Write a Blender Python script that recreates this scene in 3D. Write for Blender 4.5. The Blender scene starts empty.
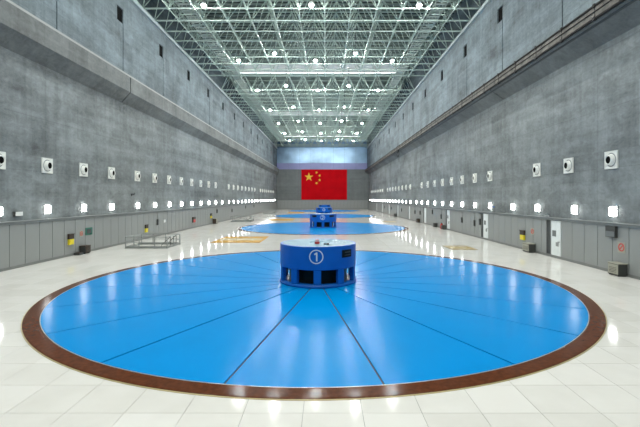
import bpy, math, random
from mathutils import Vector, Matrix
random.seed(7)
R = math.radians
PI = math.pi
scn = bpy.context.scene
C = scn.collection

# ------------------------------------------------------------------ camera / light / exposure
H = 3.773                       # camera height
cd = bpy.data.cameras.new('camera')
cd.sensor_width = 36.0
cd.lens = 399.0 / 640.0 * 36.0
cd.shift_x = -5.8 / 640.0
cd.shift_y = -15.5 / 640.0
cd.clip_end = 500
cam = bpy.data.objects.new('camera', cd)
C.objects.link(cam)
cam.location = (0, 0, H)
cam.rotation_euler = (R(90), 0, 0)
scn.camera = cam

w = bpy.data.worlds.new('world')
scn.world = w
w.use_nodes = True
w.node_tree.nodes['Background'].inputs[0].default_value = (0.6, 0.7, 0.75, 1)
w.node_tree.nodes['Background'].inputs[1].default_value = 0.05

HIGH_BAY = 1150.0                # emission of the ceiling lamps' lenses
WALL_LAMP = 22.0                # emission of the wall lamps' diffusers
scn.view_settings.view_transform = 'Standard'
scn.view_settings.look = 'None'
scn.view_settings.gamma = 1.0
scn.view_settings.use_curve_mapping = False
scn.view_settings.exposure = 0.0
scn.cycles.max_bounces = 8
scn.cycles.diffuse_bounces = 5
scn.cycles.glossy_bounces = 4

# ------------------------------------------------------------------ dimensions (metres)
XL, XR = -16.71, 14.56          # concrete faces of the lower walls
PL, PR = -16.61, 14.46          # faces of the cladding panels
UL, UR = -17.0, 14.4            # upper wall faces
XC = -1.3                       # hall axis
Y0, Y1 = -13.9, 136.2           # hall from behind the camera to the end wall
PITCH = 33.0                    # one generator bay
ZT = 21.0                       # top of the side walls
HB = H + 17.6                   # lower chord of the roof truss
HT = HB + 2.6                   # upper chord
ROOF = HT + 0.55
UNIT_X, UNIT_Y, RO, RI = -0.35, 18.2, 10.75, 10.33

# ------------------------------------------------------------------ materials
def nodemat(name):
    m = bpy.data.materials.new(name)
    m.use_nodes = True
    nt = m.node_tree
    b = nt.nodes['Principled BSDF']
    return m, nt, b

def plain(name, col, rough=0.5, metal=0.0, var=0.06, scale=3.0, bump=0.0, bscale=40.0, emit=None, spec=0.5):
    """colour with a little procedural variation"""
    m, nt, b = nodemat(name)
    tc = nt.nodes.new('ShaderNodeTexCoord')
    n = nt.nodes.new('ShaderNodeTexNoise')
    n.inputs['Scale'].default_value = scale
    n.inputs['Detail'].default_value = 4
    nt.links.new(tc.outputs['Object'], n.inputs['Vector'])
    r = nt.nodes.new('ShaderNodeValToRGB')
    r.color_ramp.elements[0].position = 0.3
    r.color_ramp.elements[1].position = 0.7
    r.color_ramp.elements[0].color = tuple(c * (1 - var) for c in col) + (1,)
    r.color_ramp.elements[1].color = tuple(min(1, c * (1 + var)) for c in col) + (1,)
    nt.links.new(n.outputs['Fac'], r.inputs['Fac'])
    nt.links.new(r.outputs['Color'], b.inputs['Base Color'])
    b.inputs['Roughness'].default_value = rough
    b.inputs['Metallic'].default_value = metal
    b.inputs['Specular IOR Level'].default_value = spec
    if bump:
        n2 = nt.nodes.new('ShaderNodeTexNoise')
        n2.inputs['Scale'].default_value = bscale
        n2.inputs['Detail'].default_value = 2
        nt.links.new(tc.outputs['Object'], n2.inputs['Vector'])
        bp = nt.nodes.new('ShaderNodeBump')
        bp.inputs['Strength'].default_value = bump
        bp.inputs['Distance'].default_value = 0.02
        nt.links.new(n2.outputs['Fac'], bp.inputs['Height'])
        nt.links.new(bp.outputs['Normal'], b.inputs['Normal'])
    if emit:
        b.inputs['Emission Color'].default_value = emit[0] + (1,)
        b.inputs['Emission Strength'].default_value = emit[1]
    return m

def concrete(name, base, tint, contrast=0.3, rough=0.75):
    """cast concrete: cloudy stains, horizontal pour bands, vertical streaks, formwork joints"""
    m, nt, b = nodemat(name)
    N, L = nt.nodes.new, nt.links.new
    g = N('ShaderNodeNewGeometry')
    def noise(sc, detail, rough_=0.6, dist=0.0):
        mp = N('ShaderNodeMapping')
        mp.inputs['Scale'].default_value = sc
        L(g.outputs['Position'], mp.inputs['Vector'])
        n = N('ShaderNodeTexNoise')
        n.inputs['Scale'].default_value = 1.0
        n.inputs['Detail'].default_value = detail
        n.inputs['Roughness'].default_value = rough_
        n.inputs['Distortion'].default_value = dist
        L(mp.outputs['Vector'], n.inputs['Vector'])
        return n.outputs['Fac']
    def math_(op, a, b_):
        n = N('ShaderNodeMath'); n.operation = op
        for i, v in enumerate((a, b_)):
            if isinstance(v, (int, float)): n.inputs[i].default_value = v
            else: L(v, n.inputs[i])
        return n.outputs[0]
    cloud = noise((0.22, 0.22, 0.30), 6, 0.62, 0.6)
    band = noise((0.05, 0.05, 1.1), 3, 0.6, 0.3)
    streak = noise((2.2, 2.2, 0.10), 4, 0.6)
    fine = noise((1.4, 1.4, 2.6), 8, 0.75, 0.8)
    s = math_('ADD', math_('MULTIPLY', cloud, 0.36), math_('MULTIPLY', band, 0.22))
    s = math_('ADD', s, math_('MULTIPLY', streak, 0.14))
    s = math_('ADD', s, math_('MULTIPLY', fine, 0.28))
    gg = N('ShaderNodeVectorMath'); gg.operation = 'SNAP'
    L(g.outputs['Position'], gg.inputs[0])
    gg.inputs[1].default_value = (40.0, 2.0625, 1.55)
    wn = N('ShaderNodeTexWhiteNoise'); wn.noise_dimensions = '3D'
    L(gg.outputs[0], wn.inputs['Vector'])
    s = math_('ADD', s, math_('MULTIPLY', math_('SUBTRACT', wn.outputs['Value'], 0.5), 0.05))
    scratch = noise((0.35, 0.35, 5.0), 9, 0.8, 1.5)
    s = math_('ADD', s, math_('MULTIPLY', math_('MAXIMUM', math_('SUBTRACT', scratch, 0.60), 0.0), 0.9))
    grit = noise((5.0, 5.0, 6.0), 6, 0.8)
    s = math_('ADD', s, math_('MULTIPLY', math_('SUBTRACT', grit, 0.5), 0.16))
    ramp = N('ShaderNodeValToRGB')
    e = ramp.color_ramp.elements
    e[0].position = 0.36
    e[1].position = 0.66
    e[0].color = tuple(c * (1 - contrast) for c in base) + (1,)
    e[1].color = tuple(c * (1 + contrast) for c in tint) + (1,)
    mid = e.new(0.5)
    mid.color = tuple((a + c) / 2 for a, c in zip(base, tint)) + (1,)
    L(s, ramp.inputs['Fac'])
    # formwork joints: a thin darker line every 4.1 m along the wall and every 3 m of height
    sep = N('ShaderNodeSeparateXYZ')
    L(g.outputs['Position'], sep.inputs[0])
    def line(coord, period, off, wdt):
        f = math_('FRACT', math_('DIVIDE', math_('ADD', coord, off), period), 0)
        return math_('LESS_THAN', f, wdt / period)
    along = math_('ADD', sep.outputs['X'], sep.outputs['Y'])
    jl = math_('MAXIMUM', line(along, 4.125, 100.2, 0.03), line(sep.outputs['Z'], 3.1, 0.9, 0.035))
    mx = N('ShaderNodeMix'); mx.data_type = 'RGBA'
    mx.blend_type = 'MULTIPLY'
    L(math_('MULTIPLY', jl, 0.30), mx.inputs['Factor'])
    L(ramp.outputs['Color'], mx.inputs['A'])
    mx.inputs['B'].default_value = (0.35, 0.35, 0.35, 1)
    L(mx.outputs['Result'], b.inputs['Base Color'])
    b.inputs['Roughness'].default_value = rough
    bp = N('ShaderNodeBump')
    bp.inputs['Strength'].default_value = 0.25
    bp.inputs['Distance'].default_value = 0.03
    L(fine, bp.inputs['Height'])
    L(bp.outputs['Normal'], b.inputs['Normal'])
    return m

def tile_material():
    m, nt, b = nodemat('glazed_cream_tile')
    N, L = nt.nodes.new, nt.links.new
    g = N('ShaderNodeNewGeometry')
    wn = N('ShaderNodeTexWhiteNoise')
    wn.noise_dimensions = '2D'
    sn = N('ShaderNodeVectorMath'); sn.operation = 'SNAP'
    ad = N('ShaderNodeVectorMath'); ad.operation = 'SUBTRACT'
    ad.inputs[1].default_value = (TX, TY, 0)
    L(g.outputs['Position'], ad.inputs[0])
    L(ad.outputs[0], sn.inputs[0])
    sn.inputs[1].default_value = (TILE, TILE, 100)
    L(sn.outputs[0], wn.inputs['Vector'])
    no = N('ShaderNodeTexNoise')
    no.inputs['Scale'].default_value = 1.3
    no.inputs['Detail'].default_value = 5
    L(g.outputs['Position'], no.inputs['Vector'])
    mixv = N('ShaderNodeMath'); mixv.operation = 'MULTIPLY_ADD'
    L(wn.outputs['Value'], mixv.inputs[0])
    mixv.inputs[1].default_value = 0.6
    L(no.outputs['Fac'], mixv.inputs[2])
    r = N('ShaderNodeValToRGB')
    r.color_ramp.elements[0].position = 0.3
    r.color_ramp.elements[1].position = 1.0
    r.color_ramp.elements[0].color = (0.74, 0.715, 0.655, 1)
    r.color_ramp.elements[1].color = (0.84, 0.815, 0.76, 1)
    L(mixv.outputs[0], r.inputs['Fac'])
    L(r.outputs['Color'], b.inputs['Base Color'])
    b.inputs['Roughness'].default_value = 0.075
    b.inputs['Specular IOR Level'].default_value = 0.20
    n2 = N('ShaderNodeTexNoise')
    n2.inputs['Scale'].default_value = 2.2
    n2.inputs['Detail'].default_value = 2
    L(g.outputs['Position'], n2.inputs['Vector'])
    bp = N('ShaderNodeBump')
    bp.inputs['Strength'].default_value = 0.03
    bp.inputs['Distance'].default_value = 0.02
    L(n2.outputs['Fac'], bp.inputs['Height'])
    L(bp.outputs['Normal'], b.inputs['Normal'])
    return m

TILE, TX, TY = 1.045, -0.40, 7.0
M = {}
M['concrete'] = concrete('grey_cast_concrete', (0.145, 0.160, 0.162), (0.198, 0.218, 0.218), 0.55)
M['concrete_up'] = concrete('cool_washed_concrete', (0.105, 0.133, 0.147), (0.150, 0.187, 0.205), 0.55)  # cool light on the upper walls is put into this bluish tint
M['beam'] = concrete('beam_concrete', (0.130, 0.139, 0.135), (0.165, 0.175, 0.170), 0.45)
M['end_concrete'] = concrete('end_wall_concrete', (0.145, 0.158, 0.158), (0.175, 0.188, 0.185), 0.2)
M['tile'] = tile_material()
M['grout'] = plain('grey_grout', (0.42, 0.41, 0.38), 0.8)
M['panel'] = plain('grey_cladding', (0.27, 0.283, 0.274), 0.42, 0, 0.05, 0.6)
M['joint'] = plain('dark_joint', (0.06, 0.065, 0.065), 0.7)
M['ledge'] = plain('grey_ledge', (0.16, 0.175, 0.175), 0.5)
M['ledge_pale'] = plain('lamplit_wall_ledge', (0.42, 0.47, 0.48), 0.5)
M['rail_dull'] = plain('dull_crane_rail', (0.30, 0.31, 0.30), 0.6)
M['skirt'] = plain('grey_skirting', (0.18, 0.185, 0.178), 0.4)
M['blue'] = plain('sky_blue_paint', (0.0, 0.272, 0.69), 0.20, 0, 0.05, 0.35, 0.10, 3.2, spec=0.03)
M['drum'] = plain('cobalt_blue_paint', (0.005, 0.125, 0.48), 0.35, 0, 0.06, 1.5, spec=0.25)
M['drum_top'] = plain('pale_blue_top', (0.11, 0.25, 0.33), 0.35, 0, 0.08, 1.0, spec=0.08)  # paler, greyer blue than the drum's sides
M['inside'] = plain('dark_machine_interior', (0.006, 0.011, 0.010), 0.5, 0, 0.4, 4.0, spec=0.2)
M['brown'] = plain('polished_red_brown_granite', (0.110, 0.033, 0.012), 0.14, 0, 0.25, 9.0, spec=0.06)
M['gold_line'] = plain('pale_gold_edge', (0.55, 0.45, 0.22), 0.35, 0.3)
M['steel_edge'] = plain('pale_steel_edge', (0.55, 0.60, 0.62), 0.3, 0.6)
M['white'] = plain('white_paint', (0.74, 0.75, 0.72), 0.4)
M['vent_white'] = plain('vent_white', (0.78, 0.78, 0.73), 0.45)
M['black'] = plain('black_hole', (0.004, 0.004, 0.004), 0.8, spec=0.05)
M['truss'] = plain('pale_green_white_steel', (0.54, 0.65, 0.585), 0.45, 0, 0.05, 1.0)
M['roof'] = plain('dark_green_grey_roof_sheet', (0.040, 0.060, 0.052), 0.6, 0, 0.2, 0.3)
M['purlin'] = plain('roof_purlin', (0.30, 0.36, 0.33), 0.5)
M['walk'] = plain('catwalk_grating', (0.46, 0.52, 0.48), 0.5)
M['pipe'] = plain('dark_pipe', (0.022, 0.019, 0.017), 0.6, 0, 0.3, 2.0, spec=0.2)
M['rust'] = plain('rusty_trough', (0.120, 0.108, 0.092), 0.7, 0, 0.6, 1.6)
M['rail'] = plain('galvanised_rail', (0.30, 0.32, 0.31), 0.4, 0.5)
M['rail_dark'] = plain('dark_steel_frame', (0.10, 0.105, 0.10), 0.45, 0.4)
M['red'] = plain('red_flag_cloth', (0.54, 0.001, 0.006), 0.7, 0, 0.10, 0.4, spec=0.08)
M['yellow'] = plain('yellow_star_cloth', (0.85, 0.55, 0.03), 0.6)
M['gold'] = plain('gold_ochre_plate', (0.62, 0.33, 0.035), 0.25, 0, 0.15, 0.8, spec=0.25)
M['gold_glint'] = plain('gold_highlight_plate', (0.75, 0.60, 0.30), 0.22, 0.15, 0.1, 0.8)  # paler gold paints a reflected highlight on the middle leaves
M['olive'] = plain('olive_gold_plate', (0.30, 0.21, 0.045), 0.3, 0, 0.15, 0.8, spec=0.25)
M['sheet'] = plain('pale_blue_metal_sheet', (0.29, 0.45, 0.63), 0.3, 0.3, 0.55, 0.10)  # broad uneven tone stands in for light reflected across the sheets
M['sheet_low'] = plain('lavender_metal_sheet', (0.26, 0.27, 0.50), 0.4, 0.2, 0.15, 0.15)
M['sign_yellow'] = plain('yellow_box_paint', (0.80, 0.66, 0.03), 0.4)
M['sign_brown'] = plain('dark_brown_paint', (0.05, 0.032, 0.02), 0.5)
M['sign_green'] = plain('dark_green_paint', (0.015, 0.14, 0.095), 0.4)
M['sign_red'] = plain('red_sign_paint', (0.55, 0.035, 0.035), 0.4)
M['beige'] = plain('beige_metal', (0.36, 0.35, 0.28), 0.4)
M['dark_metal'] = plain('dark_grey_metal', (0.05, 0.052, 0.048), 0.45)
M['door'] = plain('white_door_paint', (0.76, 0.80, 0.79), 0.3)
M['lens'] = plain('lamp_lens', (0.9, 0.9, 0.9), 0.3, emit=((0.97, 1.0, 0.975), HIGH_BAY))
M['strip_glow'] = plain('strip_light_tube', (0.9, 0.9, 0.9), 0.3, emit=((0.93, 1.0, 1.0), 2.6))
M['glow'] = plain('wall_lamp_diffuser', (0.9, 0.9, 0.9), 0.3, emit=((0.97, 1.0, 0.98), WALL_LAMP))

# ------------------------------------------------------------------ mesh helpers
class MB:
    def __init__(self):
        self.v, self.f = [], []
    def add(self, vs, fs):
        o = len(self.v)
        self.v += [tuple(p) for p in vs]
        self.f += [tuple(i + o for i in f) for f in fs]
        return self
    def box(self, x0, x1, y0, y1, z0, z1):
        x0, x1 = min(x0, x1), max(x0, x1)
        y0, y1 = min(y0, y1), max(y0, y1)
        z0, z1 = min(z0, z1), max(z0, z1)
        vs = [(x, y, z) for z in (z0, z1) for y in (y0, y1) for x in (x0, x1)]
        return self.add(vs, [(0, 2, 3, 1), (4, 5, 7, 6), (0, 1, 5, 4), (2, 6, 7, 3), (0, 4, 6, 2), (1, 3, 7, 5)])
    def tube(self, a, b, r, n=6, caps=True):
        a, b = Vector(a), Vector(b)
        d = (b - a).normalized()
        u = d.orthogonal().normalized()
        v = d.cross(u)
        vs = []
        for p in (a, b):
            for i in range(n):
                t = 2 * PI * i / n
                vs.append(p + u * (r * math.cos(t)) + v * (r * math.sin(t)))
        fs = [(i, (i + 1) % n, n + (i + 1) % n, n + i) for i in range(n)]
        if caps:
            fs += [tuple(range(n - 1, -1, -1)), tuple(range(n, 2 * n))]
        return self.add(vs, fs)
    def lathe(self, prof, n=32, axis='z', a0=0.0, a1=2 * PI, origin=(0, 0, 0), close=False):
        """revolve (r, h) profile; full turn unless a0/a1 given"""
        full = abs(a1 - a0 - 2 * PI) < 1e-6
        m = n if full else n + 1
        vs = []
        for i in range(m):
            t = a0 + (a1 - a0) * i / n
            c, s = math.cos(t), math.sin(t)
            for r, h in prof:
                p = (r * c, r * s, h) if axis == 'z' else (h, r * c, r * s)
                vs.append((p[0] + origin[0], p[1] + origin[1], p[2] + origin[2]))
        k = len(prof)
        fs = []
        kk = k if close else k - 1
        for i in range(n):
            j = (i + 1) % m
            for q in range(kk):
                q2 = (q + 1) % k
                fs.append((i * k + q, j * k + q, j * k + q2, i * k + q2))
        if close and not full:
            fs.append(tuple(range(k - 1, -1, -1)))
            fs.append(tuple(n * k + q for q in range(k)))
        return self.add(vs, fs)
    def prism_y(self, poly, y0, y1):
        """poly of (x, z) swept along y"""
        n = len(poly)
        vs = [(x, y0, z) for x, z in poly] + [(x, y1, z) for x, z in poly]
        fs = [(i, (i + 1) % n, n + (i + 1) % n, n + i) for i in range(n)]
        fs += [tuple(range(n - 1, -1, -1)), tuple(range(n, 2 * n))]
        return self.add(vs, fs)
    def mesh(self, name, mat, smooth=False, fix=True):
        me = bpy.data.meshes.new(name)
        me.from_pydata(self.v, [], self.f)
        me.materials.append(M[mat])
        if fix:
            import bmesh
            bm = bmesh.new(); bm.from_mesh(me)
            bmesh.ops.remove_doubles(bm, verts=bm.verts, dist=1e-6)
            bmesh.ops.recalc_face_normals(bm, faces=bm.faces)
            bm.to_mesh(me); bm.free()
        if smooth:
            for p in me.polygons: p.use_smooth = True
        me.update()
        return me

def link(name, me, parent=None, loc=(0, 0, 0), rot=None, scale=None):
    o = bpy.data.objects.new(name, me)
    C.objects.link(o)
    o.location = loc
    if rot is not None: o.rotation_euler = rot
    if scale is not None: o.scale = scale
    if parent is not None: o.parent = parent
    return o
def obj(name, mb, mat, parent=None, loc=(0, 0, 0), smooth=False, fix=True):
    return link(name, mb.mesh(name, mat, smooth, fix), parent, loc)
def tag(o, label, cat, group=None):
    o['label'] = label; o['category'] = cat
    if group: o['group'] = group
    return o
def struct(o):
    o['kind'] = 'structure'
    return o
def thing(name, label, cat, loc=(0, 0, 0), rotz=0.0, group=None):
    o = bpy.data.objects.new(name, None)
    C.objects.link(o)
    o.empty_display_size = 0.2
    o.location = loc
    o.rotation_euler = (0, 0, rotz)
    return tag(o, label, cat, group)
def children_of(o):
    return [c for c in bpy.data.objects if c.parent == o]
def copy_tree(root, loc, label, rotz=None, group=None):
    r = root.copy(); C.objects.link(r)
    r.location = loc
    if rotz is not None: r.rotation_euler = (0, 0, rotz)
    r['label'] = label
    if group: r['group'] = group
    for ch in root.children:
        c = ch.copy(); C.objects.link(c); c.parent = r
        for g in ch.children:
            d = g.copy(); C.objects.link(d); d.parent = c
    return r
ONES = ['', 'first', 'second', 'third', 'fourth', 'fifth', 'sixth', 'seventh', 'eighth', 'ninth', 'tenth', 'eleventh', 'twelfth',
        'thirteenth', 'fourteenth', 'fifteenth', 'sixteenth', 'seventeenth', 'eighteenth', 'nineteenth']
def ordinal(n):
    if n < 20: return ONES[n]
    t = {2: 'twent', 3: 'thirt', 4: 'fort'}[n // 10]
    return t + 'ieth' if n % 10 == 0 else t + 'y-' + ONES[n % 10]
def project(p):
    d = p[1]
    if d < 0.3: return None
    return (325.8 + 399 * p[0] / d, 198 - 399 * (p[2] - H) / d)

# ------------------------------------------------------------------ floor
UNITS = [(UNIT_X, UNIT_Y + PITCH * k) for k in range(4)]
fl = struct(obj('floor', MB().box(-17.6, 15.4, Y0 - 0.4, Y1 + 2.6, -0.4, -0.02), 'grout'))
g = 0.004
tile_me = MB().box(g, TILE - g, g, TILE - g, -0.019, 0).mesh('floor_tile', 'tile')
cells = []
i0, i1 = math.floor((PL - TX) / TILE), math.ceil((PR - TX) / TILE)
j0, j1 = math.floor((Y0 - TY) / TILE), math.ceil((Y1 - TY) / TILE)
rest = MB()
for j in range(j0, j1):
    for i in range(i0, i1):
        x0, y0 = TX + i * TILE, TY + j * TILE
        inside = any(max(math.hypot(x - ux, y - uy) for x in (x0, x0 + TILE) for y in (y0, y0 + TILE)) < RO - 0.03 for ux, uy in UNITS)
        if inside: continue
        full = x0 >= PL - 0.05 and x0 + TILE <= PR + 0.05 and y0 > Y0 and y0 + TILE < Y1
        p = project((x0 + TILE / 2, y0 + TILE / 2, 0))
        vis = -1
        if full and p and -25 < p[0] < 665 and p[1] < 450:
            hidden = any(math.hypot(x0 + TILE / 2 - ux, y0 + TILE / 2 - uy) < RO - 0.3 for ux, uy in UNITS)
            if not hidden: vis = 1.0 / y0 ** 3
        cells.append((vis, x0, y0))
cells.sort(key=lambda c: -c[0])
for n, (vis, x0, y0) in enumerate(cells):
    if n < 300 and vis > 0:
        link('floor_tile', tile_me, fl, (x0, y0, 0))
    else:
        xa, xb = max(x0 + g, PL - 0.08), min(x0 + TILE - g, PR + 0.08)
        ya, yb = max(y0 + g, Y0), min(y0 + TILE - g, Y1)
        if xb > xa and yb > ya: rest.box(xa, xb, ya, yb, -0.019, 0)
o = obj('distant_floor_tiles', rest, 'tile', fl, fix=False)
o['kind'] = 'stuff'

# ------------------------------------------------------------------ side walls
OPEN_Y = [24.75 + 8.25 * k for k in range(14)]
def wall_grid(mb, x, side, y0, y1, z0, z1, holes):
    """wall face at x (side -1 left, +1 right) with recessed holes (ya, yb, za, zb, depth)"""
    ys = sorted({y0, y1, *[h[0] for h in holes], *[h[1] for h in holes]})
    zs = sorted({z0, z1, *[h[2] for h in holes], *[h[3] for h in holes]})
    for a, b in zip(ys, ys[1:]):
        for c, d in zip(zs, zs[1:]):
            ym, zm = (a + b) / 2, (c + d) / 2
            if any(h[0] < ym < h[1] and h[2] < zm < h[3] for h in holes): continue
            mb.add([(x, a, c), (x, b, c), (x, b, d), (x, a, d)], [(0, 1, 2, 3)])
    for a, b, c, d, dep in holes:
        q = x + side * dep
        mb.add([(x, a, c), (x, b, c), (x, b, d), (x, a, d), (q, a, c), (q, b, c), (q, b, d), (q, a, d)],
               [(4, 5, 6, 7), (0, 1, 5, 4), (1, 2, 6, 5), (2, 3, 7, 6), (3, 0, 4, 7)])
walls = {}
for side, nm, xl, xu in ((-1, 'wall_left', XL, UL), (1, 'wall_right', XR, UR)):
    mb = MB()
    jb = H + (7.8 if side < 0 else 8.05)
    mb.add([(xl, Y0, -0.02), (xl, Y1, -0.02), (xl, Y1, jb + 1), (xl, Y0, jb + 1)], [(0, 1, 2, 3)])
    wl = struct(obj(nm, mb, 'concrete', fix=False))
    walls[side] = wl
    holes = []
    for y in OPEN_Y:
        holes.append((y - 0.5, y + 0.5, 18.35, 19.55, 1.0))
        gy = y + 0.46 if side < 0 else y - 0.46
        holes.append((gy - 0.06, gy + 0.06, H + 9.3, 18.35, 0.40))
    up = MB()
    wall_grid(up, xu, side, Y0, Y1 + 2.3, H + 8.9, ROOF + 0.3, holes)
    wu = struct(obj('wall_upper_left' if side < 0 else 'wall_upper_right', up, 'concrete_up', fix=False))
    # black boxes in the openings stand in for the shade inside
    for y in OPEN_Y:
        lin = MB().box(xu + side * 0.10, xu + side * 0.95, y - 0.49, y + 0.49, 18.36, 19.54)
        obj('opening_shade', lin, 'black', wu)
    # ledge along the top of the wall, its pale colour standing in for lamplight
    led = MB().box(xu, xu - side * 0.28, Y0, Y1 + 2.0, ZT - 0.12, ZT + 0.16)
    obj('top_ledge', led, 'ledge_pale', wu)

# cantilevered crane beams, cast in bays with a joint between them
seg = [Y0, -0.4, 32.6, 65.6, 98.6, Y1]
n = 0
for side in (-1, 1):
    if side < 0: poly = [(XL, H + 7.8), (-15.95, H + 8.62), (-15.95, H + 9.85), (UL, H + 9.85), (UL, H + 7.8)]
    else: poly = [(XR, H + 8.05), (13.42, H + 8.82), (13.42, H + 9.55), (UR + 0.16, H + 9.55)]
    n += 1
    root = struct(bpy.data.objects.new('trim_%d' % n, None)); C.objects.link(root)
    for a, b in zip(seg, seg[1:]):
        obj('beam_segment', MB().prism_y(poly, a + 0.06, b - 0.06), 'beam', root)
    inner = [((x - XC) * 1.0 + XC + side * 0.12, z + (0.1 if z < H + 8.7 else -0.1)) for x, z in poly]
    obj('joint_filler', MB().prism_y(inner, Y0, Y1), 'joint', root)
    if side < 0:   # thin crane rail on the beam's edge
        r_ = MB().box(-15.95, -15.99, Y0, Y1, H + 9.85, H + 9.89)
        obj('crane_rail', r_, 'rail_dull', root)
        r2 = MB().box(-16.16, -16.22, Y0, Y1, H + 9.85, H + 10.12)
        obj('crane_rail', r2, 'rail_dull', root)

# busbar trough on the right beam
t = thing('busbar_run', 'rusty conductor trough with two dark pipes along the right crane beam', 'busbar', (13.36, 0, H + 9.2))
obj('trough', MB().box(-0.05, 0.05, Y0, Y1 - 0.5, -0.26, 0.26), 'rust', t)
obj('pipe', MB().tube((-0.06, Y0, 0.31), (-0.06, Y1 - 0.5, 0.31), 0.065, 8), 'pipe', t, smooth=False)
obj('pipe', MB().tube((-0.06, Y0, -0.33), (-0.06, Y1 - 0.5, -0.33), 0.07, 8), 'pipe', t)
obj('cable', MB().tube((-0.07, Y0, 0.02), (-0.07, Y1 - 0.5, 0.02), 0.03, 6), 'pipe', t)
br = MB().box(-0.13, -0.02, -0.07, 0.07, 0.22, 0.40).box(-0.13, 0.0, -0.09, 0.09, -0.42, -0.25).box(-0.07, -0.05, -0.02, 0.02, -0.3, 0.3).mesh('bracket', 'pipe')
for k in range(44):
    link('bracket', br, t, (0, 11.5 + 2.75 * k, 0))
t = thing('cable_hook', 'dark looped cable hanging off the right crane beam far down the hall', 'cable', (13.30, 73.5, H + 8.06))
lp = MB()
pts = [(-0.1 * math.sin(a), 0.45 * math.sin(a), 0.45 * math.cos(a)) for a in [2 * PI * i / 16 for i in range(16)]]
for a, b in zip(pts, pts[1:] + pts[:1]): lp.tube(a, b, 0.05, 6)
obj('cable_loop', lp, 'pipe', t)
obj('hanger', MB().box(-0.04, 0.16, -0.06, 0.06, 0.35, 0.75), 'pipe', t)

# ------------------------------------------------------------------ cladding of the side walls
DOOR_Y = [25.08 + 11.0 * k for k in range(9)]
def panel_mesh(wd, mat):
    return MB().box(-0.045, 0.045, 0.018, wd - 0.018, 0.15, 2.36).mesh('cladding_panel', mat)
pm = panel_mesh(1.1, 'panel')
for side in (-1, 1):
    wl = walls[side]
    face = PL if side < 0 else PR
    x = face + side * 0.045
    start = 20.95 - 1.1 * 31 if side < 0 else 19.03 - 1.1 * 29
    k = 0
    while True:
        y = start + 1.1 * k
        k += 1
        if y + 1.1 > Y1: break
        if y < Y0: continue
        if side > 0 and any(d - 0.6 < y + 0.55 < d + 1.3 for d in DOOR_Y):
            continue
        link('cladding_panel', pm, wl, (x, y, 0))
    xa = face + side * 0.09
    obj('joint_backing', MB().box(xa, xa + side * 0.008, Y0, Y1, 0, 2.4), 'joint', wl)
    struct(obj('baseboard_left' if side < 0 else 'baseboard_right', MB().box(face - side * 0.015, xa, Y0, Y1, 0.001, 0.15), 'skirt'))
    lr = struct(bpy.data.objects.new('trim_3' if side < 0 else 'trim_4', None)); C.objects.link(lr)
    obj('ledge_band', MB().box(face - side * 0.06, xa + side * 0.005, Y0, Y1, 2.37, 2.50), 'ledge', lr)
    obj('ledge_cap', MB().box(face - side * 0.09, xa + side * 0.008, Y0, Y1, 2.50, 2.54), 'panel', lr)

# white doors set into the right cladding
nd = 0
for k, dy in enumerate(DOOR_Y):
    root = struct(bpy.data.objects.new('door_%d' % (k + 1), None)); C.objects.link(root)
    root.location = (PR, dy, 0)
    # jambs fill what the two removed panels leave
    obj('door_leaf', MB().box(0.0, 0.05, -0.50, 0.52, 0.16, 2.34), 'door', root)
    obj('recess', MB().box(0.065, 0.085, -0.55, 1.64, 0.15, 2.36), 'joint', root)
    obj('filler_panel', MB().box(0.0, 0.06, 1.10, 1.63, 0.15, 2.36), 'panel', root)
    obj('door_post', MB().box(0.0, 0.06, 0.55, 0.63, 0.15, 2.36), 'ledge', root)
    if k < 3:
        obj('door_sign', MB().box(-0.012, 0.0, -0.02, 0.38, 1.35, 1.72), 'ledge', root)
        obj('door_sign', MB().box(-0.010, 0.0, -0.30, 0.0, 0.75, 1.0), 'panel', root)
        obj('door_handle', MB().box(-0.06, -0.03, -0.40, -0.28, 1.02, 1.06).box(-0.045, 0.0, -0.40, -0.37, 1.02, 1.06), 'dark_metal', root)

# ------------------------------------------------------------------ end walls
ew = MB()
ew.add([(UL - 0.3, Y1, -0.02), (UR + 0.4, Y1, -0.02), (UR + 0.4, Y1, 13.55), (UL - 0.3, Y1, 13.55)], [(0, 1, 2, 3)])
ew.add([(UL - 0.3, Y1, 13.55), (UR + 0.4, Y1, 13.55), (UR + 0.4, Y1 + 2.4, 13.55), (UL - 0.3, Y1 + 2.4, 13.55)], [(0, 1, 2, 3)])
wall_end = struct(obj('wall_end', ew, 'end_concrete', fix=False))
nsh = 8
wsh = (UR - UL) / nsh
for k in range(nsh):
    obj('wall_sheet', MB().box(UL + k * wsh + 0.02, UL + (k + 1) * wsh - 0.02, Y1 + 2.3, Y1 + 2.38, 15.9, ROOF), 'sheet', wall_end)
    obj('lower_wall_sheet', MB().box(UL + k * wsh + 0.02, UL + (k + 1) * wsh - 0.02, Y1 + 2.26, Y1 + 2.38, 13.56, 15.88), 'sheet_low', wall_end)
obj('sheet_backing', MB().box(UL - 0.3, UR + 0.4, Y1 + 2.39, Y1 + 2.5, 13.5, ROOF + 0.3), 'joint', wall_end)
npn = 26
wpn = (PR - PL) / npn
epm = MB().box(0.02, wpn - 0.02, -0.06, -0.01, 0.12, 3.0).mesh('cladding_panel', 'panel')
for k in range(npn):
    link('cladding_panel', epm, wall_end, (PL + k * wpn, Y1, 0))
obj('skirting', MB().box(PL, PR, Y1 - 0.08, Y1 - 0.001, 0.001, 0.12), 'skirt', wall_end)
bw = MB()
bw.add([(UL - 0.3, Y0, -0.02), (UR + 0.4, Y0, -0.02), (UR + 0.4, Y0, ROOF + 0.3), (UL - 0.3, Y0, ROOF + 0.3)], [(0, 1, 2, 3)])
struct(obj('wall_near', bw, 'concrete', fix=False))

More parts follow.
